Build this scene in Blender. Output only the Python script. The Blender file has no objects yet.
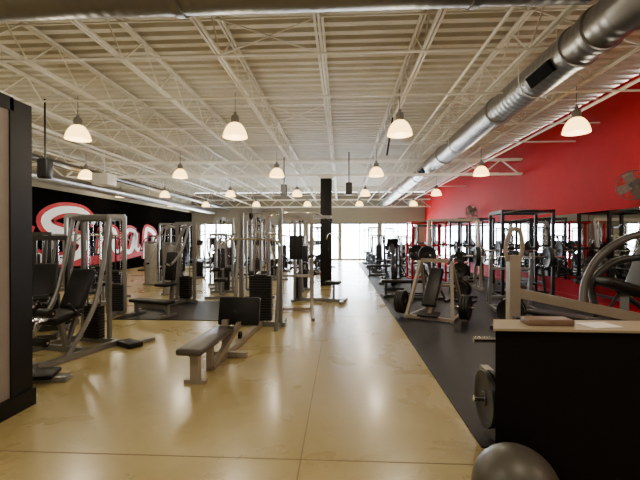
import bpy, bmesh, math, random
from mathutils import Vector, Matrix, Euler
random.seed(4)
S=bpy.context.scene; COL=S.collection
V=Vector
# ---------------------------------------------------------------- materials
def mat(name,col,rough=.5,metal=0,noise=0,nscale=8,emit=0,bump=0,coat=0,spec=None):
    m=bpy.data.materials.new(name); m.use_nodes=True
    nt=m.node_tree; b=nt.nodes['Principled BSDF']
    b.inputs['Base Color'].default_value=(*col,1); b.inputs['Roughness'].default_value=rough
    b.inputs['Metallic'].default_value=metal
    if spec is not None: b.inputs['Specular IOR Level'].default_value=spec
    if coat: b.inputs['Coat Weight'].default_value=coat
    if emit:
        b.inputs['Emission Color'].default_value=(*col,1); b.inputs['Emission Strength'].default_value=emit
        b.inputs['Base Color'].default_value=(col[0]*.12,col[1]*.12,col[2]*.12,1)
    if noise or bump:
        tc=nt.nodes.new('ShaderNodeTexCoord'); n=nt.nodes.new('ShaderNodeTexNoise')
        n.inputs['Scale'].default_value=nscale; n.inputs['Detail'].default_value=5
        nt.links.new(tc.outputs['Object'],n.inputs['Vector'])
        if noise:
            r=nt.nodes.new('ShaderNodeValToRGB')
            r.color_ramp.elements[0].position=.3; r.color_ramp.elements[1].position=.7
            r.color_ramp.elements[0].color=(*[c*(1-noise) for c in col],1)
            r.color_ramp.elements[1].color=(*[min(1,c*(1+noise)) for c in col],1)
            nt.links.new(n.outputs['Fac'],r.inputs['Fac']); nt.links.new(r.outputs['Color'],b.inputs['Base Color'])
        if bump:
            bp=nt.nodes.new('ShaderNodeBump'); bp.inputs['Strength'].default_value=bump
            bp.inputs['Distance'].default_value=.01
            nt.links.new(n.outputs['Fac'],bp.inputs['Height']); nt.links.new(bp.outputs['Normal'],b.inputs['Normal'])
    return m
M={}
M['silver']=mat('silver_frame',(.22,.22,.215),.35,.5,.08)
M['pale']=mat('pale_metal_shroud',(.36,.35,.33),.35,.4,.05)
M['beige']=mat('beige_frame',(.31,.27,.22),.4,.2,.06)
M['grey']=mat('dark_grey_frame',(.03,.03,.03),.4,.3,.1)
M['midgrey']=mat('mid_grey_frame',(.085,.082,.08),.38,.4,.08)
M['black']=mat('black_paint',(.004,.004,.005),.45,0,.1,spec=.25)
M['matt']=mat('matt_black_grille',(.003,.003,.003),.9,0,.1,spec=.05)
M['vinyl']=mat('black_vinyl',(.006,.006,.007),.45,0,.15,30,0,.1,spec=.3)
M['greyvinyl']=mat('grey_vinyl',(.065,.06,.054),.38,0,.1,30,0,.1)
M['rubber']=mat('black_rubber',(.006,.006,.007),.5,0,.2,20,spec=.3)
M['iron']=mat('dark_iron',(.010,.010,.012),.45,.3,.2,20)
M['chrome']=mat('chrome',(.55,.55,.55),.18,1,.03)
M['joist']=mat('cream_steel_paint',(.70,.68,.60),.5,0,.06)
M['deck']=mat('cream_roof_deck',(.57,.55,.465),.6,0,.08,2)
M['red']=mat('red_wall_paint',(.33,.0015,.0055),.65,0,.06,3,0,.03,spec=.08)
M['redmetal']=mat('red_enamel',(.40,.003,.006),.5,0,.05,spec=.08)
M['white']=mat('white_paint',(.80,.79,.76),.5,0,.04)
M['backwall']=mat('dim_beige_wall_paint',(.22,.20,.17),.6,0,.05)
M['wallgrey']=mat('taupe_wall_paint',(.26,.23,.20),.6,0,.05)
M['joint']=mat('floor_joint_filler',(.22,.17,.09),.6,0,.1)
M['cream']=mat('cream_laminate',(.32,.26,.175),.5,0,.06,5)
M['counter']=mat('dark_panel_laminate',(.0035,.003,.003),.7,0,.05,5,spec=.1)
M['mirror']=mat('mirror_silver',(.55,.55,.56),.02,1,.01)
M['lampem']=mat('warm_acrylic_shade',(1,.62,.19),.3,0,0,1,6.5)
M['ball']=mat('grey_vinyl_ball',(.07,.066,.054),.42,0,.1)
M['brown']=mat('brown_wood',(.15,.09,.06),.5,0,.2,14)
M['fanbrown']=mat('dull_brown_grey_metal',(.08,.05,.038),.5,.2,.1)
g=bpy.data.materials.new('window_glass'); g.use_nodes=True
nt=g.node_tree; nt.nodes.clear()
o=nt.nodes.new('ShaderNodeOutputMaterial'); mx=nt.nodes.new('ShaderNodeMixShader'); t=nt.nodes.new('ShaderNodeBsdfTransparent'); gl=nt.nodes.new('ShaderNodeBsdfGlossy')
gl.inputs['Roughness'].default_value=.02; mx.inputs[0].default_value=.06
nt.links.new(t.outputs[0],mx.inputs[1]); nt.links.new(gl.outputs[0],mx.inputs[2]); nt.links.new(mx.outputs[0],o.inputs[0]); M['glasswin']=g
def floor_mat():
    m=bpy.data.materials.new('polished_tan_concrete'); m.use_nodes=True; nt=m.node_tree; b=nt.nodes['Principled BSDF']; L=nt.links
    tc=nt.nodes.new('ShaderNodeTexCoord')
    n=nt.nodes.new('ShaderNodeTexNoise'); n.inputs['Scale'].default_value=.8; n.inputs['Detail'].default_value=10; n.inputs['Roughness'].default_value=.6; n.inputs['Distortion'].default_value=.4
    L.new(tc.outputs['Object'],n.inputs['Vector'])
    r=nt.nodes.new('ShaderNodeValToRGB'); e=r.color_ramp.elements
    e[0].position=.28; e[0].color=(.375,.295,.115,1); e[1].position=.72; e[1].color=(.475,.385,.165,1)
    L.new(n.outputs['Fac'],r.inputs['Fac'])
    n2=nt.nodes.new('ShaderNodeTexNoise'); n2.inputs['Scale'].default_value=10; n2.inputs['Detail'].default_value=4
    L.new(tc.outputs['Object'],n2.inputs['Vector'])
    mm=nt.nodes.new('ShaderNodeMixRGB'); mm.blend_type='OVERLAY'; mm.inputs['Fac'].default_value=.08
    L.new(r.outputs['Color'],mm.inputs[1]); L.new(n2.outputs['Fac'],mm.inputs[2]); L.new(mm.outputs[0],b.inputs['Base Color'])
    mr=nt.nodes.new('ShaderNodeMapRange'); mr.inputs['From Min'].default_value=.3; mr.inputs['From Max'].default_value=.7; mr.inputs['To Min'].default_value=.24; mr.inputs['To Max'].default_value=.34
    L.new(n.outputs['Fac'],mr.inputs['Value']); L.new(mr.outputs[0],b.inputs['Roughness'])
    b.inputs['Coat Weight'].default_value=.35; b.inputs['Coat Roughness'].default_value=.16
    return m
M['floor']=floor_mat()
def twotone(name,low,high,z):
    m=mat(name,low,.8); nt=m.node_tree; b=nt.nodes['Principled BSDF']; L=nt.links
    b.inputs['Specular IOR Level'].default_value=.0
    ge=nt.nodes.new('ShaderNodeNewGeometry'); sp=nt.nodes.new('ShaderNodeSeparateXYZ'); c=nt.nodes.new('ShaderNodeMath'); c.operation='GREATER_THAN'; c.inputs[1].default_value=z
    mm=nt.nodes.new('ShaderNodeMixRGB'); mm.inputs[1].default_value=(*low,1); mm.inputs[2].default_value=(*high,1)
    L.new(ge.outputs['Position'],sp.inputs[0]); L.new(sp.outputs['Z'],c.inputs[0]); L.new(c.outputs[0],mm.inputs[0]); L.new(mm.outputs[0],b.inputs['Base Color'])
    return m
M['leftwall']=twotone('black_and_cream_wall',(.0025,.0022,.002),(.34,.31,.24),3.45)
def duct_mat(name,col,rough,bump):
    m=mat(name,col,rough,.8); nt=m.node_tree; b=nt.nodes['Principled BSDF']; L=nt.links
    tc=nt.nodes.new('ShaderNodeTexCoord'); w=nt.nodes.new('ShaderNodeTexWave'); w.bands_direction='Z'; w.inputs['Scale'].default_value=2.2
    bp=nt.nodes.new('ShaderNodeBump'); bp.inputs['Strength'].default_value=bump; bp.inputs['Distance'].default_value=.015
    n=nt.nodes.new('ShaderNodeTexNoise'); n.inputs['Scale'].default_value=3
    mr=nt.nodes.new('ShaderNodeMapRange'); mr.inputs['To Min'].default_value=rough-.06; mr.inputs['To Max'].default_value=rough+.08
    L.new(tc.outputs['Object'],w.inputs['Vector']); L.new(tc.outputs['Object'],n.inputs['Vector'])
    L.new(w.outputs['Fac'],bp.inputs['Height']); L.new(bp.outputs['Normal'],b.inputs['Normal']); L.new(n.outputs['Fac'],mr.inputs['Value']); L.new(mr.outputs[0],b.inputs['Roughness'])
    return m
M['duct']=duct_mat('galvanised_spiral_duct',(.22,.215,.205),.36,.24)
# ---------------------------------------------------------------- mesh builder
class B:
    def __init__(s): s.bm=bmesh.new()
    def box(s,c,d,rot=(0,0,0),bev=0,seg=2):
        r=bmesh.ops.create_cube(s.bm,size=1)
        vs=r['verts']; bmesh.ops.scale(s.bm,vec=V(d),verts=vs)
        if bev:
            es=list({e for v in vs for e in v.link_edges})
            rr=bmesh.ops.bevel(s.bm,geom=es,offset=bev,segments=seg,affect='EDGES',profile=.5)
            vs=list({v for v in rr['verts']}|{v for v in vs if v.is_valid})
        mt=Matrix.Translation(V(c))@Euler(rot).to_matrix().to_4x4()
        bmesh.ops.transform(s.bm,matrix=mt,verts=vs); return s
    def bar(s,p0,p1,w=.05,h=None):
        h=h or w; p0=V(p0);p1=V(p1); d=p1-p0; L=d.length
        r=bmesh.ops.create_cube(s.bm,size=1); vs=r['verts']; bmesh.ops.scale(s.bm,vec=(w,h,L),verts=vs)
        z=d.normalized(); up=V((0,0,1)) if abs(z.z)<.99 else V((0,1,0))
        x=up.cross(z).normalized(); y=z.cross(x)
        mt=Matrix((x,y,z)).transposed().to_4x4(); mt=Matrix.Translation((p0+p1)/2)@mt
        bmesh.ops.transform(s.bm,matrix=mt,verts=vs); return s
    def cyl(s,p0,p1,r,r2=None,seg=14):
        p0=V(p0);p1=V(p1); d=p1-p0
        q=d.to_track_quat('Z','Y').to_matrix().to_4x4()
        bmesh.ops.create_cone(s.bm,cap_ends=True,segments=seg,radius1=r,radius2=r if r2 is None else r2,depth=d.length,matrix=Matrix.Translation((p0+p1)/2)@q); return s
    def tube(s,pts,r=.02,seg=8,smooth=3,closed=False):
        P=[V(p) for p in pts]
        if smooth>1 and len(P)>2:
            Q=[]; n=len(P)
            rng=range(n) if closed else range(n-1)
            for i in rng:
                if closed: a,b,c,d=P[i-1],P[i],P[(i+1)%n],P[(i+2)%n]
                else: a=P[max(i-1,0)];b=P[i];c=P[i+1];d=P[min(i+2,n-1)]
                for k in range(smooth):
                    t=k/smooth
                    Q.append(.5*((2*b)+(c-a)*t+(2*a-5*b+4*c-d)*t*t+(3*b-a-3*c+d)*t**3))
            if not closed: Q.append(P[-1])
            P=Q
        rings=[]; n=len(P); nrm=None
        for i in range(n):
            if closed: tg=(P[(i+1)%n]-P[i-1]).normalized()
            else: tg=(P[min(i+1,n-1)]-P[max(i-1,0)]).normalized()
            if nrm is None:
                nrm=tg.orthogonal().normalized()
            else:
                nrm=(nrm-tg*nrm.dot(tg)).normalized()
            bn=tg.cross(nrm)
            rings.append([s.bm.verts.new(P[i]+r*(math.cos(a)*nrm+math.sin(a)*bn)) for a in [2*math.pi*k/seg for k in range(seg)]])
        for i in range(n if closed else n-1):
            A=rings[i];C=rings[(i+1)%n]
            for k in range(seg): s.bm.faces.new((A[k],A[(k+1)%seg],C[(k+1)%seg],C[k]))
        if not closed:
            s.bm.faces.new(rings[0][::-1]); s.bm.faces.new(rings[-1])
        return s
    def lathe(s,prof,c=(0,0,0),axis='Z',seg=24,closed=False):
        c=V(c); rings=[]
        for (r,h) in prof:
            ring=[]
            for k in range(seg):
                a=2*math.pi*k/seg; x,y=r*math.cos(a),r*math.sin(a)
                p={'Z':V((x,y,h)),'X':V((h,x,y)),'Y':V((y,h,x))}[axis]
                ring.append(s.bm.verts.new(c+p))
            rings.append(ring)
        n=len(rings)
        for i in range(n if closed else n-1):
            A=rings[i];C=rings[(i+1)%n]
            for k in range(seg): s.bm.faces.new((A[k],A[(k+1)%seg],C[(k+1)%seg],C[k]))
        return s
    def obj(s,name,m,parent=None,loc=(0,0,0),smooth=True,label=None):
        bmesh.ops.recalc_face_normals(s.bm,faces=s.bm.faces)
        me=bpy.data.meshes.new(name); s.bm.to_mesh(me); s.bm.free()
        me.materials.append(M[m] if isinstance(m,str) else m)
        if smooth:
            for p in me.polygons: p.use_smooth=True
            try: me.set_sharp_from_angle(angle=math.radians(38))
            except Exception: pass
        ob=bpy.data.objects.new(name,me); COL.objects.link(ob); ob.location=loc
        if parent: ob.parent=parent
        if label: ob['label']=label
        return ob
def T(name,label,cat,loc=(0,0,0),rz=0,group=None):
    e=bpy.data.objects.new(name,None); COL.objects.link(e); e.empty_display_size=.1
    e.location=loc; e.rotation_euler=(0,0,math.radians(rz)); e['label']=label; e['category']=cat
    if group: e['group']=group
    return e
def tag(o,label,cat,group=None):
    o['label']=label;o['category']=cat
    if group:o['group']=group
    return o
def clone(t,loc,rz=None,label=None):
    def rec(o,par):
        c=o.copy(); COL.objects.link(c)
        if par: c.parent=par
        for ch in list(o.children): rec(ch,c)
        return c
    c=rec(t,None); c.location=loc
    if rz is not None: c.rotation_euler=(t.rotation_euler[0],t.rotation_euler[1],math.radians(rz))
    if label:c['label']=label
    return c
def struct(o): o['kind']='structure'; return o
# ---------------------------------------------------------------- room
XL,XR,YB,YF,ZC=-11.0,6.0,29.0,-2.5,4.9
struct(B().box(((XL+XR)/2,(YB+YF)/2,-.1),(XR-XL+.4,YB-YF+.4,.2)).obj('floor','floor'))
def corr():
    b=B(); y=YF; pts=[]
    while y<YB:
        pts+= [(y,ZC),(y+.12,ZC),(y+.14,ZC+.09),(y+.25,ZC+.09)]; y+=.27
    prev=None
    for (yy,z) in pts:
        a=b.bm.verts.new((XL-.1,yy,z)); c=b.bm.verts.new((XR+.1,yy,z))
        if prev: b.bm.faces.new((prev[0],prev[1],c,a))
        prev=(a,c)
    return b.obj('ceiling','deck',smooth=False)
struct(corr())
struct(B().box((XR+.1,(YB+YF)/2,ZC/2),(.2,YB-YF,ZC)).obj('wall_right','red'))
struct(B().box((XL-.1,(YB+YF)/2,ZC/2),(.2,YB-YF,ZC)).obj('wall_left','leftwall'))
struct(B().box(((XL+XR)/2,YF-.1,ZC/2),(XR-XL,.2,ZC)).obj('wall_front','white'))
WT=2.65
wb=B(); wb.box(((XL+XR)/2,YB+.1,(WT+ZC)/2),(XR-XL,.2,ZC-WT)); wb.box(((XL+XR)/2,YB+.1,.03),(XR-XL,.2,.06))
xs=XL; wins=[(-10.4,-8.0),(-4.8,-2.7),(-2.4,-.15),(0.0,2.7),(2.9,5.3)]
for a,c in wins:
    wb.box(((xs+a)/2,YB+.1,(WT+.06)/2),(a-xs,.2,WT-.06)); xs=c
wb.box(((xs+XR)/2,YB+.1,(WT+.06)/2),(XR-xs,.2,WT-.06))
struct(wb.obj('wall_back','backwall'))
for i,(a,c) in enumerate(wins):
    b=B(); w=c-a
    for x in (a+.03,a+w/2,c-.03): b.bar((x,YB+.1,.06),(x,YB+.1,WT),.07)
    for z in (.09,2.1,WT-.03): b.bar((a,YB+.1,z),(c,YB+.1,z),.07)
    wo=struct(b.obj(f'window_{i+1}','black'))
    gg=B().box((a+w/2,YB+.1,(WT+.06)/2),(w-.02,.012,WT-.08)).obj('glass_pane','glasswin',wo)
struct(B().box((XR-.01,16.5,.06),(.02,25,.12)).obj('baseboard_right','redmetal'))
struct(B().box((-.29,14,.0005),(.009,30,.002)).obj('trim_1','joint'))
struct(B().box((-5.2,14,.0005),(.009,30,.002)).obj('trim_2','joint'))
for k,y in enumerate((2.87,8.2,13.5,18.9)):
    struct(B().box(((XL+1.0)/2,y,.0005),(1.0-XL,.010,.002)).obj(f'trim_{k+3}','joint'))
tag(B().box(((1.07+5.98)/2,(3.1+26)/2,.006),(5.98-1.07,22.9,.012)).obj('rubber_mat','rubber'),'long black rubber flooring under the free weights','rubber mat')
tag(B().box((-3.32,8.75,.006),(2.3,2.3,.012)).obj('rubber_mat','rubber'),'black rubber mat on tan concrete under machines','rubber mat')
for i in range(9):
    y=5.0+i*2.5
    m=B().box((XR-.012,y+1.24,1.36),(.02,2.47,1.72)).obj('wall_mirror','mirror')
    tag(m,'frameless wall mirror panel on red wall','mirror','mirrors along the red wall')
p=T('partition_wall','taupe partition end with black casing and base','partition',(0,0,0))
PX=-3.33
B().box((PX,2.93,1.41),(.71,1.06,2.82)).obj('panel','wallgrey',p)
b=B(); b.box((PX,3.565,1.43),(.74,.25,2.86)); b.box((PX,2.93,2.81),(.74,1.10,.12)); b.obj('casing','black',p)
B().box((PX,3.04,.08),(.78,1.34,.16)).obj('base_trim','black',p)
p=T('support_column','square black structural column carrying the roof girder','column',(-.5,13.6,0))
B().box((0,0,1.8),(.38,.38,3.6),bev=.01).obj('shaft','black',p)
B().box((0,0,3.64),(.5,.5,.08)).obj('cap_plate','joist',p)
# ---------------------------------------------------------------- roof steel
def joist():
    b=B(); zt,zb=4.85,4.30; y0,y1=YF+.02,YB-.02
    for s in (-.026,.026):
        b.box((s,(y0+y1)/2,zt),(.034,y1-y0,.05)); b.box((s,(y0+y1)/2,zb),(.034,y1-y0,.042))
    y=y0; up=True
    while y<y1-.6:
        b.bar((0,y,zb if up else zt),(0,y+.6,zt if up else zb),.018); y+=.6; up=not up
    return b.obj('roof_joist','joist',smooth=False)
j0=joist(); j0.location.x=-10.8; tag(j0,'cream-painted open-web steel joist under roof deck','roof joist','open-web roof joists')
for i in range(1,11):
    c=j0.copy(); COL.objects.link(c); c.location.x=-10.8+1.5*i
for k,y in enumerate((13.6,27.2)):
    b=B(); zt,zb=4.2,3.72
    for s in (-.05,.05):
        b.box(((XL+XR)/2,y+s,zt),(XR-XL-.04,.06,.07)); b.box(((XL+XR)/2,y+s,zb),(XR-XL-.04,.06,.07))
    x=XL+.1; up=True
    while x<XR-.7:
        b.bar((x,y,zb if up else zt),(x+.6,y,zt if up else zb),.035); x+=.6; up=not up
    tag(b.obj('roof_girder','joist',smooth=False),'cream-painted steel truss girder spanning across the hall','roof girder','roof girders')
br=B(); br.bar((XL+.02,0,4.27),(XR-.02,0,4.27),.024); br.bar((XL+.02,0,4.81),(XR-.02,0,4.81),.024)
for x in (-10.8,-6.3,-1.8,2.7): br.bar((x,0,4.27),(x+1.5,0,4.82),.018); br.bar((x,0,4.82),(x+1.5,0,4.27),.018)
br=br.obj('joist_bridging','joist',smooth=False); br.location.y=5.8; tag(br,'thin cream steel bridging angle across joists','bridging','joist bridging')
for y in (9.6,17.2,21,25):
    c=br.copy(); COL.objects.link(c); c.location.y=y
def pipe(pts,r,m,label,name='ceiling_pipe',cat='pipe',seg=10):
    return tag(B().tube(pts,r,seg,1).obj(name,m),label,cat)
pipe([(-6.5,-2.5,3.98),(-6.5,29,3.98)],.04,'joist','cream sprinkler main pipe running under joists')
pipe([(1.9,-2.5,4.15),(1.9,29,4.15)],.022,'joist','thin cream conduit run under joists')
pipe([(4.7,-2.5,4.1),(4.7,29,4.1)],.03,'joist','cream sprinkler branch pipe near red wall')
for y in (7.0,10.6,15.6,19.5): pipe([(-11,y,4.08),(6,y,4.08)],.018,'joist','cream sprinkler branch pipe crossing the hall')
pipe([(-9.3,6,3.5),(-9.3,29,3.5)],.17,'duct','galvanised round duct along the black wall','air_duct','duct',20)
pipe([(-8.2,8,3.75),(-8.2,29,3.75)],.10,'midgrey','grey round duct beside galvanised duct','air_duct','duct',16)
for y in (7,11,15,19,23,27): tag(B().cyl((-9.3,y,3.6),(-9.3,y,4.3),.01).obj('duct_hanger','joist'),'thin steel rod hanger above the duct','hanger','duct hangers')
def duct(name,p0,p1,r,bands,label):
    p0=V(p0);p1=V(p1);L=(p1-p0).length
    t=T(name,label,'duct',p0)
    t.rotation_euler=(p1-p0).to_track_quat('Z','Y').to_euler()
    B().lathe([(0,0),(r,0),(r,L),(0,L)],seg=36).obj('duct_pipe','duct',t)
    for i,z in enumerate(bands):
        B().lathe([(r+.002,z-.05),(r+.022,z-.045),(r+.022,z+.045),(r+.002,z+.05)],seg=36).obj('joint_collar','duct',t)
    return t
duct('cross_duct',(XL,4.22,4.32),(2.55,4.22,4.32),.30,(3.0,6.2,9.25,12.4),'large galvanised spiral duct crossing below the roof')
d=duct('air_duct',(3.0,3.3,4.02),(3.0,29,4.02),.25,(.9,1.5,1.95,4.5,8.5,12.5,16.5,20.5),'long galvanised spiral supply duct running the hall length')
tag(B().tube([(3.0,4.3,4.02),(3.0,3.95,4.02),(3.05,3.55,4.04),(3.2,3.2,4.10),(3.5,2.95,4.2),(3.95,2.8,4.3),(4.9,2.75,4.35),(5.99,2.75,4.35)],.285,24,1).obj('duct_elbow','duct'),'segmented galvanised duct elbow turning to the red wall','duct')
for yy in (5.75,14):
    gg=T('duct_grille','black slotted air grille on side of duct','air grille',(2.775,yy,3.88),0,'duct grilles')
    B().box((0,0,0),(.05,.62,.17),(0,math.radians(-31),0)).obj('frame','matt',gg)
for yy in (6.3,10.3,14.6,18.3,22.3,26):
    tag(B().tube([(2.72,yy,4.9),(2.72,yy,4.0),(2.85,yy,3.78),(3.0,yy,3.745),(3.15,yy,3.78),(3.28,yy,4.0),(3.28,yy,4.9)],.009,6,2).obj('duct_hanger','joist'),'thin steel strap hanger around the duct','hanger','duct hangers')
# ---------------------------------------------------------------- lamps
lamp=T('high_bay_lamp','glowing bell-shaped high bay lamp hung from joist','lamp',(0,0,0),0,'high bay lamps')
B().lathe([(.07,.16),(.11,.14),(.16,.08),(.20,.0),(.225,-.10),(.22,-.105),(.195,0),(.155,.075),(.10,.125),(.06,.145)],seg=28).obj('lamp_shade','lampem',lamp)
B().lathe([(0,.15),(.075,.15),(.08,.25),(.06,.30),(.03,.31),(.03,.36),(0,.36)],seg=16).obj('ballast_housing','silver',lamp)
B().tube([(0,0,.36),(0,0,.72)],.008,6,1).obj('hanging_cord','silver',lamp)
first=True
LX=[-10.0,-7.95,-4.95,-1.95,1.06,4.15]; LY=[1.4,7.3,12.1,17.7,23.2]
for y in LY:
    for x in LX:
        if x==-10.0 and y<12: continue
        if first: lamp.location=(x,y,3.56); first=False
        else: clone(lamp,(x,y,3.56))
        ld=bpy.data.lights.new('lamp_light','POINT'); ld.energy=86 if y<10 else 62; ld.color=(1,.89,.69); ld.shadow_soft_size=.2
        lo=bpy.data.objects.new('lamp_light',ld); COL.objects.link(lo); lo.location=(x,y,3.32)
def fan(loc,rz):
    t=T('wall_fan','round caged brown fan mounted high on red wall','fan',loc,rz,'wall fans')
    b=B()
    for r,yy in ((.28,0),(.28,.08),(.19,-.03),(.10,-.045)):
        b.tube([(r*math.cos(a),yy,r*math.sin(a)) for a in [k*math.pi/8 for k in range(16)]],.007,5,2,True)
    for k in range(16):
        a=k*math.pi/8; b.tube([(.05*math.cos(a),-.05,.05*math.sin(a)),(.19*math.cos(a),-.03,.19*math.sin(a)),(.28*math.cos(a),0,.28*math.sin(a)),(.28*math.cos(a),.08,.28*math.sin(a)),(.1*math.cos(a),.13,.1*math.sin(a))],.003,4,1)
    b.obj('fan_cage','fanbrown',t)
    for k in range(4):
        a=k*math.pi/2+.4; B().box((.15*math.cos(a),.03,.15*math.sin(a)),(.22,.01,.17),(0.25,-a,0),.003,1).obj('fan_blade','fanbrown',t)
    B().cyl((0,.02,0),(0,.24,0),.07,.05).obj('motor','black',t)
    B().tube([(0,.2,0),(.05,.26,-.12),(.1,.36,-.2)],.02).obj('bracket','black',t)
fan((5.6,8.0,2.62),-50); fan((5.6,17.6,2.75),-50)
def speaker(loc,ztop,lab):
    t=T('hanging_speaker',lab,'speaker',loc)
    B().box((0,0,0),(.2,.2,.38),bev=.03).obj('cabinet','black',t)
    B().box((0,-.102,0),(.16,.01,.33)).obj('speaker_grille','iron',t)
    B().tube([(0,0,.18),(0,0,ztop-loc[2])],.018,6,1).obj('hanging_pole','black',t)
speaker((.25,12.6,3.15),4.3,'black speaker hung by pole from the joist')
speaker((-5.75,7.5,2.95),4.3,'black speaker on a long black hanging pole')
speaker((-1.9,13.3,3.2),4.3,'black speaker hung beside the girder')
tag(B().cyl((1.15,9.0,4.28),(1.0,8.8,3.4),.02).obj('hanging_pole','black'),'short black pole hanging from joist','pole')
hh=T('unit_heater','white boxy unit heater hung under the joists','heater',(-7.3,12,3.4))
B().box((0,0,0),(.5,.5,.35),bev=.02).obj('housing','white',hh)
B().tube([(0,0,.17),(0,0,.9)],.02,8,1).obj('hanger','white',hh)
# ---------------------------------------------------------------- mural
mu=T('wall_mural','white script lettering on a red brush shape on black wall','mural',(0,0,0))
def ribbon(pts,x,w,m,name,mn=.45):
    P=[V(q) for q in pts]; Q=[]; n=len(P)
    for i in range(n-1):
        a=P[max(i-1,0)];b_=P[i];c_=P[i+1];d_=P[min(i+2,n-1)]
        for k in range(6):
            t=k/6; Q.append(.5*((2*b_)+(c_-a)*t+(2*a-5*b_+4*c_-d_)*t*t+(3*b_-a-3*c_+d_)*t**3))
    Q.append(P[-1]); b=B(); L=len(Q); pv=None
    for i,q in enumerate(Q):
        tg=(Q[min(i+1,L-1)]-Q[max(i-1,0)]).normalized(); nn=V((-tg.y,tg.x)); ww=w*(mn+(1-mn)*math.sin(math.pi*i/(L-1)))
        a=b.bm.verts.new((XL+x,q.x+nn.x*ww*1.5,q.y+nn.y*ww)); c_=b.bm.verts.new((XL+x,q.x-nn.x*ww*1.5,q.y-nn.y*ww))
        if pv: b.bm.faces.new((pv[0],pv[1],c_,a))
        pv=(a,c_)
    return b.obj(name,m,mu,smooth=False)
# bold white script strokes, each with a wider red outline behind it
Sst=[(17.3,2.25),(16.5,2.72),(15.2,2.70),(14.4,2.35),(14.6,1.98),(15.7,1.72),(16.5,1.38),(16.2,.92),(15.0,.74),(13.8,.95),(13.3,1.45),(13.5,2.1)]
A1=[(17.6,.85),(17.9,2.0),(17.9,1.6),(18.4,2.02),(18.9,1.85),(18.8,1.2),(19.1,.9),(19.5,1.1)]
A2=[(20.9,1.9),(20.2,2.02),(19.7,1.6),(19.8,1.0),(20.4,.95),(20.9,1.85),(20.85,1.2),(21.1,.95),(21.5,1.1)]
A3=[(21.8,.45),(22.0,1.95),(22.4,2.08),(23.0,1.8),(23.0,1.2),(22.5,.95),(22.1,1.1)]
ribbon(Sst,.010,.34,'redmetal','letter_outline',.7)
for i,q in enumerate((A1,A2,A3)): ribbon(q,.010+.002*(i+1),.27,'redmetal','letter_outline',.8)
ribbon([(13.6,.62),(15.5,.62),(18,.62),(20.5,.72),(23.2,.95)],.009,.2,'redmetal','underline_stroke',.5)
ribbon(Sst,.024,.19,'white','letter_stroke',.5)
for i,q in enumerate((A1,A2,A3)): ribbon(q,.026,.12,'white','letter_stroke',.65)
# ---------------------------------------------------------------- gym parts
def stack(t,c,w=.34,n=14,h=1.5):
    x,y,z=c; b=B()
    for i in range(n): b.box((x,y,z+.05+i*.045),(w,.13,.042),bev=.004,seg=1)
    b.box((x,y,z+.05+n*.0225),(w*.6,.08,n*.045)); b.obj('weight_stack','iron',t)
    for s in (-.12,.12): B().cyl((x+s,y,z),(x+s,y,z+h),.012,seg=8).obj('guide_rod','chrome',t)
def rollers(t,c,w=.5,m='vinyl'):
    x,y,z=c
    B().cyl((x-w/2,y,z),(x-.05,y,z),.06).obj('roller_pad',m,t); B().cyl((x+.05,y,z),(x+w/2,y,z),.06).obj('roller_pad',m,t)
    B().cyl((x-w/2-.03,y,z),(x+w/2+.03,y,z),.015).obj('roller_axle','chrome',t)
PUL=[(.055,-.02),(.055,.02),(.03,.02),(.03,-.02)]
def pulley(t,c,ax='X'): B().lathe(PUL,c,ax,16,True).obj('pulley','black',t)
def leg_machine(loc,rz,fr='silver',h=1.5,label='silver-framed leg extension machine with black pads'):
    t=T('leg_extension_machine',label,'exercise machine',loc,rz); b=B()
    b.bar((-.42,-.75,.04),(-.42,.55,.04),.07); b.bar((.42,-.75,.04),(.42,.55,.04),.07)
    for y in (-.72,0,.52): b.bar((-.42,y,.04),(.42,y,.04),.07)
    for s in (-1,1): b.tube([(s*.42,-.35,.06),(s*.40,-.05,.4),(s*.38,.2,.85),(s*.34,.42,h)],.032,8,3)
    b.bar((-.34,.42,h),(.34,.42,h),.06); b.bar((-.25,.52,.04),(-.25,.52,h),.05); b.bar((.25,.52,.04),(.25,.52,h),.05); b.bar((-.28,.50,h),(.28,.50,h),.09)
    b.bar((0,-.0,.05),(0,-.1,.5),.06); b.bar((0,.0,.04),(0,.3,.8),.05)
    b.obj('frame',fr,t)
    stack(t,(0,.48,.05),w=.28,n=11,h=h-.05)
    B().box((0,-.1,.52),(.40,.46,.10),(math.radians(12),0,0),.03,3).obj('seat','vinyl',t)
    B().box((0,.2,.86),(.38,.10,.60),(math.radians(-24),0,0),.03,3).obj('backrest','vinyl',t)
    rollers(t,(0,-.5,.26)); rollers(t,(0,-.42,.62))
    for s in (-.06,.06): B().tube([(s,-.30,.5),(s,-.48,.5),(s,-.5,.26)],.022).obj('swing_arm','chrome',t)
    for s in (-1,1): B().tube([(s*.21,.05,.52),(s*.28,-.1,.6),(s*.28,-.2,.72)],.018).obj('handle','rubber',t)
    return t
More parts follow.
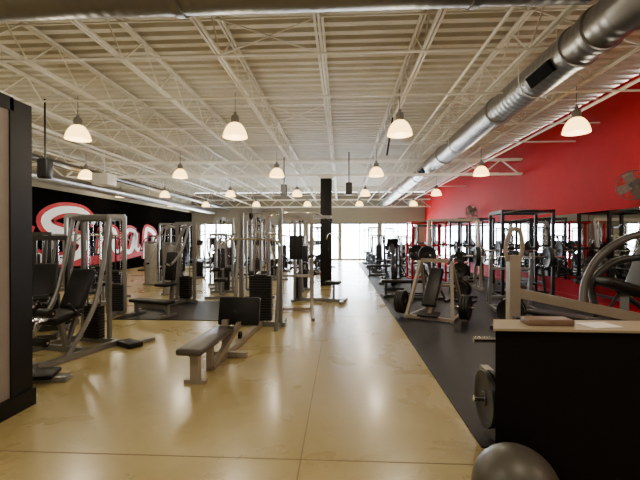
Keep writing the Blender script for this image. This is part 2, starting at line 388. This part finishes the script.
def press_machine(loc,rz,fr='silver',h=1.7,label='silver-framed seated press machine with black pads'):
    t=T('chest_press_machine',label,'exercise machine',loc,rz); b=B()
    b.bar((0,-.6,.04),(0,.55,.04),.08); b.bar((-.4,-.55,.04),(.4,-.55,.04),.07); b.bar((-.35,.55,.04),(.35,.55,.04),.07)
    for s in (-.27,.27): b.bar((s,.55,.04),(s,.55,h),.06)
    b.bar((-.3,.55,h),(.3,.55,h),.07); b.bar((0,.05,.06),(0,.22,1.35),.07); b.bar((0,.22,1.33),(0,.55,h),.06)
    b.obj('frame',fr,t)
    stack(t,(0,.55,.06),w=.30,n=12,h=h-.1)
    B().box((0,-.12,.5),(.34,.4,.08),bev=.03,seg=3).obj('seat','vinyl',t)
    B().box((0,.06,.92),(.30,.08,.68),(math.radians(-8),0,0),.03,3).obj('backrest','vinyl',t)
    for s in (-1,1):
        B().tube([(s*.1,.3,h-.1),(s*.38,.2,h-.12),(s*.42,-.05,1.3),(s*.40,-.35,1.0),(s*.3,-.38,1.0)],.028,8,3).obj('press_arm',fr,t)
        B().cyl((s*.41,-.37,1.0),(s*.25,-.38,1.0),.024).obj('handle','rubber',t)
    return t
def lat_machine(loc,rz,fr='silver',h=2.15,label='tall lat pulldown machine with bar and black seat'):
    t=T('lat_pulldown_machine',label,'exercise machine',loc,rz); b=B()
    b.bar((0,-.75,.04),(0,.55,.04),.08); b.bar((-.38,-.7,.04),(.38,-.7,.04),.07); b.bar((-.38,.52,.04),(.38,.52,.04),.07)
    for s in (-.24,.24): b.bar((s,.5,.04),(s,.5,h),.06)
    b.bar((-.27,.5,h),(.27,.5,h),.08); b.bar((0,.5,h),(0,-.38,h-.03),.08); b.bar((0,0.1,.06),(0,.1,.75),.06); b.bar((0,-.45,.06),(0,-.45,.45),.06)
    b.obj('frame',fr,t); stack(t,(0,.5,.06),w=.30,n=13,h=h-.1)
    B().box((0,-.42,.48),(.34,.40,.08),bev=.03,seg=3).obj('seat','vinyl',t)
    rollers(t,(0,-.0,.72))
    pulley(t,(0,-.36,h-.1)); pulley(t,(0,.4,h-.1))
    B().tube([(0,-.415,h-.1),(0,-.415,h-.42)],.006,5,1).obj('cable','black',t)
    B().tube([(-.6,-.415,h-.58),(-.45,-.415,h-.46),(0,-.415,h-.43),(.45,-.415,h-.46),(.6,-.415,h-.58)],.014,8,3).obj('pull_bar','chrome',t)
    return t
def cable_tower(loc,rz,fr='silver',w=2.6,h=2.15,label='wide cable crossover frame with two weight towers'):
    t=T('cable_crossover_machine',label,'exercise machine',loc,rz)
    b=B(); q0=.22 if w>.9 else .17
    for s in (-1,1):
        X=s*w/2
        for q in (-q0,q0): b.bar((X+q,0,.04),(X+q,0,h),.055)
        b.bar((X,-.45,.04),(X,.45,.04),.08); b.bar((X-q0,0,.04),(X+q0,0,.04),.08); b.bar((X-q0,0,h),(X+q0,0,h),.08)
        b.tube([(X,-.43,.05),(X-s*.05,-.3,1.0),(X-s*.1,-.15,h-.2),(X-s*.16,0,h)],.028,8,3)
    b.bar((-w/2,0,h+.0),(w/2,0,h+.0),.07)
    b.obj('frame',fr,t)
    for s in (-1,1):
        stack(t,(s*w/2,0,.06),w=.28,n=12,h=h-.1)
        a=w/2-q0-.08
        pulley(t,(s*a,-.06,h-.05),'Y')
        B().tube([(s*(a-.05),-.06,h-.05),(s*(a-.05),-.06,h-.6)],.006,5,1).obj('cable','black',t)
        B().tube([(s*(a-.05)-.06,-.06,h-.72),(s*(a-.05),-.06,h-.6),(s*(a-.05)+.06,-.06,h-.72)],.012,6,1,True).obj('handle','rubber',t)
    return t
def bench(loc,rz,L=1.15,ht=.44,tilt=0,fr='silver',label='flat black padded weight bench'):
    t=T('weight_bench',label,'bench',loc,rz); b=B()
    b.bar((-.25,-L*.42,.03),(.25,-L*.42,.03),.05); b.bar((-.25,L*.42,.03),(.25,L*.42,.03),.05)
    b.bar((0,-L*.42,.03),(0,-L*.42,ht-.05),.06); b.bar((0,L*.42,.03),(0,L*.42,ht-.05),.06); b.bar((0,-L*.42,ht-.07),(0,L*.42,ht-.07),.06)
    b.obj('frame',fr,t)
    if tilt:
        B().box((0,-L*.35,ht),(.28,L*.3,.07),bev=.025,seg=3).obj('seat','vinyl',t)
        a=math.radians(tilt); B().box((0,-L*.18+math.cos(a)*.4,ht+math.sin(a)*.4),(.28,.8,.07),(a,0,0),.025,3).obj('backrest','vinyl',t)
        B().bar((0,L*.3,ht-.05),(0,-L*.18+math.cos(a)*.5,ht+math.sin(a)*.5-.03),.04).obj('support_strut',fr,t)
    else: B().box((0,0,ht),(.28,L,.07),bev=.025,seg=3).obj('pad','vinyl',t)
    return t
def mk_plate():
    b=B(); b.lathe([(.026,-.02),(.05,-.022),(.06,-.012),(.17,-.012),(.185,-.022),(.222,-.022),(.225,-.015),(.225,.015),(.222,.022),(.185,.022),(.17,.012),(.06,.012),(.05,.022),(.026,.02)],axis='X',seg=32,closed=True)
    return b.obj('weight_plate','iron')
PL=mk_plate(); tag(PL,'round black iron weight plate on peg','weight plate','black iron weight plates')
plused=[False]
def plate(loc,rz=0,s=1,rx=0):
    if not plused[0]: o=PL; plused[0]=True
    else: o=PL.copy(); COL.objects.link(o)
    o.location=loc; o.rotation_euler=(0,rx,math.radians(rz)); o.scale=(1,s,s); return o
def barbell(loc,rz,np=1,hl=1.05):
    t=T('barbell','long chrome barbell resting on rack hooks','barbell',loc,rz,'barbells')
    B().cyl((-hl,0,0),(hl,0,0),.014,seg=10).obj('bar','chrome',t)
    for s in (-1,1): B().cyl((s*.66,0,0),(s*hl,0,0),.024,seg=12).obj('sleeve','chrome',t)
    c,sn=math.cos(math.radians(rz)),math.sin(math.radians(rz))
    for s in (-1,1):
        for k in range(np):
            q=s*(.72+.05*k); plate((loc[0]+c*q,loc[1]+sn*q,loc[2]),rz)
def power_rack(loc,rz,fr='black',h=2.3,bar=True,w=1.2,label='tall black power rack with barbell on hooks'):
    t=T('power_rack',label,'power rack',loc,rz); b=B()
    for sx in (-w/2,w/2):
        for sy in (-.55,.55): b.bar((sx,sy,.0),(sx,sy,h),.07)
        for z in (.06,h-.04): b.bar((sx,-.55,z),(sx,.55,z),.07)
    for z,y in ((.06,.55),(h-.04,.55),(h-.04,-.55),(1.3,.55)): b.bar((-w/2,y,z),(w/2,y,z),.07)
    b.obj('frame',fr,t)
    B().tube([(-w/2,-.58,h-.08),(-.2,-.66,h-.02),(.2,-.66,h-.02),(w/2,-.58,h-.08)],.018,8,3).obj('pullup_bar','chrome',t)
    for s in (-1,1):
        B().bar((s*w/2,-.5,.85),(s*w/2,.5,.85),.03).obj('safety_bar','chrome',t)
        b=B(); b.box((s*w/2,-.62,1.24),(.05,.10,.03)); b.box((s*w/2,-.66,1.27),(.05,.015,.07)); b.obj('hook','chrome',t)
    if bar:
        a=math.radians(rz)
        barbell((loc[0]-math.sin(a)*-.625,loc[1]+math.cos(a)*-.625,loc[2]+1.27),rz)
    return t
def bench_press(loc,rz,fr='silver',np=1,tilt=0,label='olympic bench press station with loaded barbell'):
    t=T('bench_press_station',label,'bench press',loc,rz); b=B()
    for s in (-.42,.42):
        b.bar((s,.55,.03),(s,.42,1.25),.07); b.bar((s,-.1,.04),(s,.85,.04),.07); b.bar((s,.85,.04),(s,.47,.8),.05)
        b.box((s,.36,1.14),(.06,.12,.03)); b.box((s,.30,1.17),(.06,.02,.08))
    b.bar((-.42,.5,.25),(.42,.5,.25),.06); b.bar((0,-.65,.04),(0,.5,.04),.07); b.bar((-.42,.5,.04),(.42,.5,.04),.06); b.bar((-.25,-.65,.04),(.25,-.65,.04),.06); b.bar((0,-.6,.04),(0,-.6,.38),.06); b.bar((0,.1,.04),(0,.1,.4),.06)
    b.bar((-.42,.43,.9),(.42,.43,.9),.05)
    b.obj('frame',fr,t)
    a=math.radians(tilt); B().box((0,-.15+ (0 if not tilt else .1),.43+math.sin(a)*.45),(.29,1.15,.08),(a,0,0),.03,3).obj('pad','vinyl',t)
    r=math.radians(rz)
    barbell((loc[0]-math.sin(r)*.345,loc[1]+math.cos(r)*.345,loc[2]+1.17),rz,np)
    return t
def treadmill(loc,rz):
    t=T('treadmill','dark treadmill with console facing the windows','treadmill',loc,rz,'treadmills by windows')
    B().box((0,0,.10),(.8,1.9,.2),bev=.04).obj('deck','black',t)
    B().box((0,-.05,.2),(.5,1.6,.02)).obj('belt','rubber',t)
    for s in (-.36,.36): B().tube([(s,.85,.15),(s,.75,.8),(s,.6,1.15),(s,.1,1.0)],.035,8,3).obj('handrail','grey',t)
    B().box((0,.66,1.28),(.8,.12,.34),(math.radians(-25),0,0),.04,3).obj('console','black',t)
    return t
def elliptical(loc,rz):
    t=T('elliptical_trainer','dark elliptical trainer with upright handles','elliptical trainer',loc,rz,'elliptical trainers')
    b=B(); b.bar((0,-.8,.05),(0,.7,.05),.1); b.bar((-.3,-.8,.04),(.3,-.8,.04),.08); b.bar((-.3,.7,.04),(.3,.7,.04),.08); b.tube([(0,.5,.08),(0,.45,.8),(0,.3,1.4)],.045,8,3); b.obj('frame','grey',t)
    B().lathe([(.0,-.08),(.3,-.08),(.34,0),(.3,.08),(0,.08)],(0,.45,.42),'X',20).obj('flywheel_housing','black',t)
    for s in (-.22,.22):
        B().tube([(s,.5,.5),(s,.35,1.1),(s*1.2,.1,1.45),(s*1.1,.0,1.65)],.022,8,3).obj('handle','rubber',t)
        B().box((s,-.25,.3),(.15,.4,.06),bev=.02).obj('pedal','black',t)
        B().bar((s,-.7,.2),(s,.4,.4),.04).obj('pedal_arm','grey',t)
    B().box((0,.28,1.46),(.34,.08,.24),(math.radians(-25),0,0),.03).obj('console','black',t)
    return t
def smith(loc,rz):
    t=T('smith_machine','silver smith machine frame with guided bar','smith machine',loc,rz); b=B()
    for s in (-.75,.75):
        b.bar((s,-.5,.05),(s,.6,.05),.08); b.bar((s,-.35,.05),(s,0,2.15),.08); b.bar((s,.5,.05),(s,0,2.15),.06)
    b.bar((-.75,0,2.15),(.75,0,2.15),.08); b.bar((-.75,.5,.1),(.75,.5,.1),.07); b.obj('frame','beige',t)
    for s in (-.66,.66): B().cyl((s,-.2,.08),(s,-.05,2.12),.018).obj('guide_rod','chrome',t)
    B().cyl((-1.0,-.14,1.05),(1.0,-.14,1.05),.02).obj('bar','chrome',t)
    c,sn=math.cos(math.radians(rz)),math.sin(math.radians(rz))
    for s in (-.88,.88): plate((loc[0]+c*s+sn*.14,loc[1]+sn*s-c*.14,loc[2]+1.05),rz)
DB=T('dumbbell','black hexagonal dumbbell with chrome handle on rack','dumbbell',(0,0,0),0,'dumbbells on the racks')
for s in (-1,1): B().cyl((0,s*.06,0),(0,s*.15,0),.062,.055,8).obj('dumbbell_head','iron',DB,smooth=False)
B().cyl((0,-.07,0),(0,.07,0),.016,seg=10).obj('grip','chrome',DB)
dbused=[False]
def db_rack(loc,rz,n=9,L=2.2):
    t=T('dumbbell_rack','two-tier dark steel dumbbell rack against the mirrors','dumbbell rack',loc,rz,'dumbbell racks'); b=B()
    for s in (-L/2,L/2):
        b.bar((s,-.3,.04),(s,.3,.04),.07); b.bar((s,.22,.04),(s,.10,1.15),.07); b.bar((s,-.20,.55),(s,.18,.95),.05); b.bar((s,-.22,.58),(s,.2,.5),.05)
    b.bar((-L/2,.2,.3),(L/2,.2,.3),.05)
    b.obj('frame','grey',t)
    r=math.radians(rz)
    for y,z in ((-.10,.62),(.08,1.0)):
        b=B(); b.bar((-L/2,y-.09,z-.02),(L/2,y-.09,z-.02),.03); b.bar((-L/2,y+.09,z+.02),(L/2,y+.09,z+.02),.03)
        for s in (-L/2,L/2): b.bar((s,y-.1,z-.02),(s,y+.1,z+.02),.03)
        b.obj('shelf','grey',t)
        for i in range(n):
            x=-L/2+.13+i*(L-.26)/(n-1); lx=loc[0]+math.cos(r)*x-math.sin(r)*y; ly=loc[1]+math.sin(r)*x+math.cos(r)*y
            if not dbused[0]: o=DB; dbused[0]=True
            else: o=clone(DB,(0,0,0))
            o.location=(lx,ly,loc[2]+z+.072); o.rotation_euler=(math.radians(12),0,r)
def plate_tree(loc,rz,fill=(1,1,1),fr='grey'):
    t=T('plate_tree','upright steel plate storage tree with pegs','plate rack',loc,rz,'plate storage trees'); b=B()
    b.bar((-.28,-.28,.03),(.28,-.28,.03),.06); b.bar((-.28,.28,.03),(.28,.28,.03),.06); b.bar((0,-.3,.03),(0,.3,.03),.07)
    b.bar((0,0,.04),(0,0,1.2),.08); b.obj('frame',fr,t)
    a=math.radians(rz)
    for i,(y,z) in enumerate(((0,.32),(0,.8),(0,1.12))):
        for s in (-1,1):
            B().cyl((s*.03,y,z),(s*.30,y,z),.022).obj('peg','chrome',t)
            if fill[i]:
                for k in range(fill[i]):
                    q=s*(.09+.05*k); plate((loc[0]+math.cos(a)*q,loc[1]+math.sin(a)*q,loc[2]+z),rz,1 if i==0 else (.8 if i==1 else .6))
def dip_station(loc,rz):
    t=T('dip_and_pullup_station','beige tubular pull-up and dip tower with black pads','exercise station',loc,rz); b=B()
    for s in (-.33,.33):
        b.tube([(s,-.6,.03),(s,-.1,.06),(s,.2,.3),(s,.2,1.0),(s,.15,2.1)],.033,8,3); b.bar((s,-.6,.03),(s,.6,.03),.06); b.bar((s,.6,.05),(s,.2,.9),.05)
    b.bar((-.33,.55,.04),(.33,.55,.04),.06); b.bar((-.33,.18,2.0),(.33,.18,2.0),.05); b.bar((-.33,.2,.8),(.33,.2,.8),.05)
    b.obj('frame','beige',t)
    for s in (-.3,.3):
        B().tube([(s,.2,1.15),(s,-.1,1.18),(s,-.45,1.18),(s,-.5,1.3)],.02).obj('dip_arm','chrome',t)
        B().box((s,-.18,1.23),(.12,.35,.06),bev=.02).obj('elbow_pad','vinyl',t)
    B().box((0,.14,1.4),(.28,.07,.5),bev=.025,seg=3).obj('backrest','vinyl',t)
    B().tube([(-.6,-.15,2.0),(-.35,.05,2.12),(.35,.05,2.12),(.6,-.15,2.0)],.018,8,3).obj('pullup_bar','chrome',t)
def seated_row():
    t=T('seated_row_machine','low cable row machine with long grey bench and wide foot plate','exercise machine',(-1.58,4.75,0),-3)
    b=B()
    b.bar((0,-.42,.03),(0,-.42,.34),.09); b.bar((-.12,-.42,.02),(.12,-.42,.02),.08,.04)
    b.bar((0,-.5,.33),(0,.55,.33),.09,.05)
    b.bar((.03,.0,.04),(.22,.75,.55),.06); b.bar((0,.0,.04),(0,.0,.33),.07); b.bar((0,.0,.05),(0,2.5,.05),.09); b.bar((-.25,.55,.04),(.30,.55,.04),.07); b.bar((.0,.55,.04),(.0,.55,.5),.08)
    b.obj('bench_frame','beige',t)
    B().box((0,-.03,.385),(.29,1.18,.075),bev=.03,seg=3).obj('bench_pad','greyvinyl',t)
    B().box((.16,.66,.60),(.56,.10,.38),(math.radians(-12),0,0),.02).obj('foot_plate','black',t)
    b=B()
    for s in (-.36,.36): b.bar((s,2.45,.03),(s,2.45,2.1),.07)
    b.bar((-.39,2.45,2.1),(.39,2.45,2.1),.09); b.bar((-.45,2.45,.04),(.45,2.45,.04),.08); b.bar((-.36,2.9,.04),(-.36,2.05,.04),.07); b.bar((.36,2.9,.04),(.36,2.05,.04),.07); b.bar((0,2.45,2.1),(0,1.75,2.05),.08)
    b.tube([(.36,2.08,.05),(.38,2.2,.9),(.37,2.42,1.9)],.03); b.tube([(-.36,2.08,.05),(-.38,2.2,.9),(-.37,2.42,1.9)],.03)
    b.obj('tower_frame','silver',t)
    stack(t,(0,2.45,.08),w=.40,n=18,h=1.95)
    pulley(t,(0,1.81,1.96)); pulley(t,(0,1.2,.14))
    B().tube([(0,1.75,1.96),(0,1.75,1.6)],.006,5,1).obj('cable','black',t)
    B().tube([(-.5,1.75,1.46),(-.35,1.75,1.57),(.35,1.75,1.57),(.5,1.75,1.46)],.015,8,3).obj('pull_bar','chrome',t)
seated_row()
dip_station((-.92,8.2,0.0),6)
lat_machine((-.62,10.1,0),78,'silver')
lat_machine((-2.05,9.9,0),8,'silver')
lat_machine((-3.3,11.0,0),10,'silver')
cable_tower((-1.9,12.1,0),4,'silver',1.5)
press_machine((-3.9,12.8,0),25,'silver')
press_machine((-4.2,14.9,0),0,'beige')
# left side
leg_machine((-3.88,5.45,0),-14,'silver',1.9,'tall silver-framed leg machine with dark angled seat')
fp=T('step_platform','low black pedal platform on floor rails','platform',(-3.3,4.30,0),10)
B().box((0,0,.03),(.5,.16,.06),bev=.01).obj('rail','silver',fp); B().box((-.05,0,.085),(.34,.24,.05),(.15,0,0),.02).obj('pedal','vinyl',fp)
fp=T('step_platform','low black wedge platform lying on concrete floor','platform',(-3.12,5.75,0),-30)
B().box((0,0,.04),(.36,.22,.08),(0,0,0),.02).obj('pad','vinyl',fp); B().box((0,.2,.03),(.08,.4,.05)).obj('rail','silver',fp)
leg_machine((-5.15,6.6,0),20,'grey',1.6,'dark framed leg machine with black pads')
cable_tower((-5.05,8.0,0),14,'silver',.78,2.05,'compact silver cable machine with curved uprights')
press_machine((-4.05,9.25,.012),-20,'silver',1.95,'tall press machine with black pads on mat')
lat_machine((-5.9,9.9,0),14,'silver',2.1)
bench((-3.85,7.95,.012),70,1.0,.30,0,'silver','low flat black bench on rubber mat')
press_machine((-6.6,8.2,0),30,'grey',1.7,'dark framed press machine with black pads')
leg_machine((-7.9,9.6,0),20,'grey',1.6,'dark framed leg machine with black pads')
lat_machine((-7.4,11.6,0),20,'grey')
press_machine((-9.0,12.0,0),30,'silver')
def shroud_machine(loc,rz):
    t=T('shrouded_weight_machine','machine with slim curved pale metal weight shroud and black seat','exercise machine',loc,rz)
    b=B(); pr=[]
    for k in range(13):
        a=math.pi*k/12; pr.append((-.20*math.cos(a),-.14*math.sin(a)))
    lo=[b.bm.verts.new((p[0],p[1],.05)) for p in pr]; hi=[b.bm.verts.new((p[0],p[1],1.4)) for p in pr]
    for i in range(12): b.bm.faces.new((lo[i],lo[i+1],hi[i+1],hi[i]))
    b.obj('shroud','pale',t)
    b=B(); b.bar((-.3,.05,.04),(.3,.05,.04),.06); b.bar((-.23,.05,.04),(-.23,.05,1.45),.05); b.bar((.23,.05,.04),(.23,.05,1.45),.05); b.bar((-.25,.05,1.45),(.25,.05,1.45),.07); b.bar((.0,.05,.04),(0,1.1,.04),.08); b.bar((-.3,1.1,.04),(.3,1.1,.04),.07); b.bar((0,.7,.04),(0,.7,.5),.06); b.bar((0,1.05,.04),(0,.98,.7),.06); b.obj('frame','silver',t)
    B().box((0,.7,.53),(.36,.4,.08),bev=.03,seg=3).obj('seat','vinyl',t); B().box((0,.95,.9),(.34,.08,.6),(-.2,0,0),.03,3).obj('backrest','vinyl',t)
shroud_machine((-4.70,10.9,0),10); shroud_machine((-6.4,13.2,0),0); shroud_machine((-5.1,16.9,0),-10)
cable_tower((-6.3,15.6,0),0,'silver',1.4)
lat_machine((-3.9,17.5,0),-10,'grey'); lat_machine((-2.6,15.6,0),20,'silver'); press_machine((-1.6,17.5,0),0); press_machine((-2.8,19.4,0),0,'grey')
lat_machine((-7.8,18.0,0),0,'grey'); press_machine((-9.0,15.0,0),30,'grey'); press_machine((-9.4,19.4,0),0,'grey')
lat_machine((-1.2,20.0,0),0,'grey'); press_machine((-5.8,19.4,0),0,'grey'); lat_machine((-.9,22.3,0),20,'grey')
for i,x in enumerate([-9.5,-8.2,-6.9,-5.6,-4.3,-3.0,-1.7]): treadmill((x,25.4,0),0)
for i,x in enumerate((-8.8,-7.2,-5.6,-4.0,-2.4)): elliptical((x,22.0,0),0)
# right side
mz=.012
def aframe(loc,rz):
    t=T('plate_loaded_row_machine','beige A-frame plate-loaded machine with black incline pad','exercise machine',loc,rz); b=B()
    for s in (-.36,.36):
        b.bar((s*1.25,-.45,.03),(s*.85,0,1.15),.06); b.bar((s*1.1,.6,.03),(s*.85,0,1.15),.05); b.bar((s*1.25,-.5,.03),(s*1.1,.65,.03),.06)
    b.bar((-.33,0,1.13),(.33,0,1.13),.07); b.bar((-.38,.3,.6),(.38,.3,.6),.05); b.bar((-.45,-.45,.04),(.45,-.45,.04),.06); b.bar((0,-.45,.1),(0,.3,.6),.07)
    b.obj('frame','beige',t)
    B().box((0,-.2,.62),(.28,.9,.08),(math.radians(50),0,0),.03,3).obj('pad','vinyl',t)
    B().box((0,-.47,.12),(.4,.2,.03),(.3,0,0)).obj('foot_plate','iron',t)
    c,sn=math.cos(math.radians(rz)),math.sin(math.radians(rz))
    for s in (-1,1):
        B().tube([(s*.3,.0,1.13),(s*.42,-.3,1.28),(s*.38,-.5,1.1)],.022,8,3).obj('lever_arm','grey',t)
        B().cyl((s*.36,-.25,.28),(s*.80,-.25,.28),.022).obj('peg','chrome',t)
        for k in range(3):
            q=s*(.58+.055*k); plate((loc[0]+c*q+sn*.25,loc[1]+sn*q-c*.25,.28+mz),rz,1.05)
aframe((1.92,8.2,mz),-30)
plate_tree((2.95,10.05,mz),55,(2,1,1))
plate_tree((3.0,7.2,mz),60,(2,0,0))
elliptical((1.6,12.9,mz),180)
bench_press((1.8,10.8,mz),-90,'grey',1,0,'dark bench press station with loaded barbell')
plate_tree((2.0,14.6,mz),0,(2,2,1))
bench_press((1.8,16.8,mz),-90,'grey')
press_machine((1.8,18.9,mz),0,'grey'); lat_machine((1.7,20.9,mz),0,'grey'); lat_machine((2.8,23.0,mz),0,'grey'); press_machine((4.0,24.4,mz),0,'grey')
lat_machine((1.7,24.8,mz),0,'grey'); press_machine((3.2,21.0,mz),0,'grey')
smith((3.5,12.7,mz),-4)
bench((3.35,11.2,mz),0,1.0,.44,30,'grey','black incline bench under smith bar')
bench_press((3.75,8.75,mz),-8,'silver',2,0,'silver bench press station with loaded barbell')
power_rack((4.75,10.9,mz),-5)
bench((4.75,10.7,mz),0,1.0,.44,0,'grey','flat black bench inside power rack')
power_rack((4.75,14.9,mz),0); power_rack((4.7,17.4,mz),0); power_rack((3.2,15.3,mz),0,'redmetal',2.2,False,1.2,'red painted power rack')
bench_press((3.4,19.4,mz),0,'silver'); power_rack((4.7,22.2,mz),0)
bench((3.3,6.0,mz),35,1.15,.44,0,'grey','flat black weight bench on rubber floor')
bench((4.5,6.4,mz),60,1.15,.44,40,'grey','black adjustable incline bench near dumbbells')
db_rack((5.60,6.2,mz),-90,8,2.1); db_rack((5.60,8.45,mz),-90,8,2.1); db_rack((5.60,12.8,mz),-90,8,2.1)
# near plate-loaded press
t=T('plate_loaded_press_machine','large beige and grey plate-loaded press with curved arms','exercise machine',(1.68,4.0,mz))
b=B(); b.bar((0,0,.02),(0,0,1.42),.10); b.bar((0,-.35,.05),(0,.8,.05),.09); b.bar((0,.3,.05),(1.6,.1,.05),.09); b.bar((1.5,-.4,.05),(1.5,.7,.05),.09)
b.bar((.0,0,1.06),(1.5,-.12,.76),.07,.09); b.bar((1.35,-.1,.04),(1.35,-.1,.82),.08)
b.obj('frame','beige',t)
B().tube([(-.055,0,1.36),(-.08,-.02,1.5),(-.04,-.04,1.66),(.04,-.04,1.66),(.08,-.02,1.5),(.055,0,1.36)],.02,8,4).obj('grip_handle','beige',t)
B().tube([(.64,-.04,.96),(.68,.0,1.15),(.78,-.02,1.38),(.95,-.04,1.54),(1.15,-.06,1.62),(1.4,-.06,1.60)],.036,10,4).obj('curved_arm','midgrey',t)
B().tube([(.74,-.05,.93),(.80,.1,1.12),(.92,.1,1.28),(1.1,.1,1.38),(1.4,.1,1.40)],.034,10,4).obj('curved_arm','grey',t)
B().box((1.02,0,1.12),(.42,.30,.09),(0,.3,0),.04,3).obj('seat','vinyl',t)
B().box((1.28,.05,1.27),(.1,.34,.55),(0,.35,0),.04,3).obj('backrest','vinyl',t)
B().bar((1.05,-.0,1.10),(1.0,-.07,.88),.07).obj('seat_post','grey',t)
t=T('plate_tree','short steel plate storage post with side pegs','plate rack',(1.44,3.32,mz),0,'plate storage trees')
b=B(); b.bar((-.2,-.25,.03),(.2,-.25,.03),.05); b.bar((-.2,.25,.03),(.2,.25,.03),.05); b.bar((0,-.25,.03),(0,.25,.03),.06); b.bar((0,0,.03),(0,0,.95),.07); b.obj('frame','grey',t)
for z in (.28,.76): B().cyl((.03,0,z),(-.36,0,z),.022).obj('peg','chrome',t)
plate((1.18,3.32,.28+mz),0); plate((1.24,3.32,.28+mz),0)
hw=T('half_wall_counter','black half-height partition with cream counter top','counter',(0,0,0))
def prism(pts,z0,z1):
    b=B(); lo=[b.bm.verts.new((x,y,z0)) for x,y in pts]; hi=[b.bm.verts.new((x,y,z1)) for x,y in pts]; n=len(pts)
    b.bm.faces.new(lo[::-1]); b.bm.faces.new(hi)
    for i in range(n): b.bm.faces.new((lo[i],lo[(i+1)%n],hi[(i+1)%n],hi[i]))
    return b
prism([(.945,2.5),(2.9,2.46),(2.9,2.74),(1.04,2.74)],0,1.035).obj('body','counter',hw,smooth=False)
prism([(.925,2.48),(2.92,2.44),(2.92,2.76),(1.03,2.76)],1.036,1.050).obj('counter_top','cream',hw,smooth=False)
tr=B().box((1.31,2.62,1.071),(.28,.13,.04),bev=.008).obj('wooden_tray','brown'); tag(tr,'small brown wooden tray on the counter','tray')
tag(B().box((1.62,2.60,1.0525),(.2,.15,.003),(0,0,.2)).obj('paper_sheet','white'),'white paper sheet lying on the counter','paper')
b=B(); bmesh.ops.create_uvsphere(b.bm,u_segments=40,v_segments=24,radius=.228)
bo=b.obj('exercise_ball','ball'); bo.location=(.955,2.235,.228); tag(bo,'grey rubber exercise ball on the floor beside the counter','ball')
# ---------------------------------------------------------------- world and camera
w=bpy.data.worlds.new('World'); S.world=w; w.use_nodes=True
bg=w.node_tree.nodes['Background']; bg.inputs[0].default_value=(.82,.91,1,1); bg.inputs[1].default_value=44
cam=bpy.data.cameras.new('camera'); cam.lens=22.5; cam.sensor_width=36; cam.clip_start=.05
co=bpy.data.objects.new('camera',cam); COL.objects.link(co); co.location=(0,0,1.6)
co.rotation_euler=(math.radians(90-.29),0,math.radians(3.0)); S.camera=co
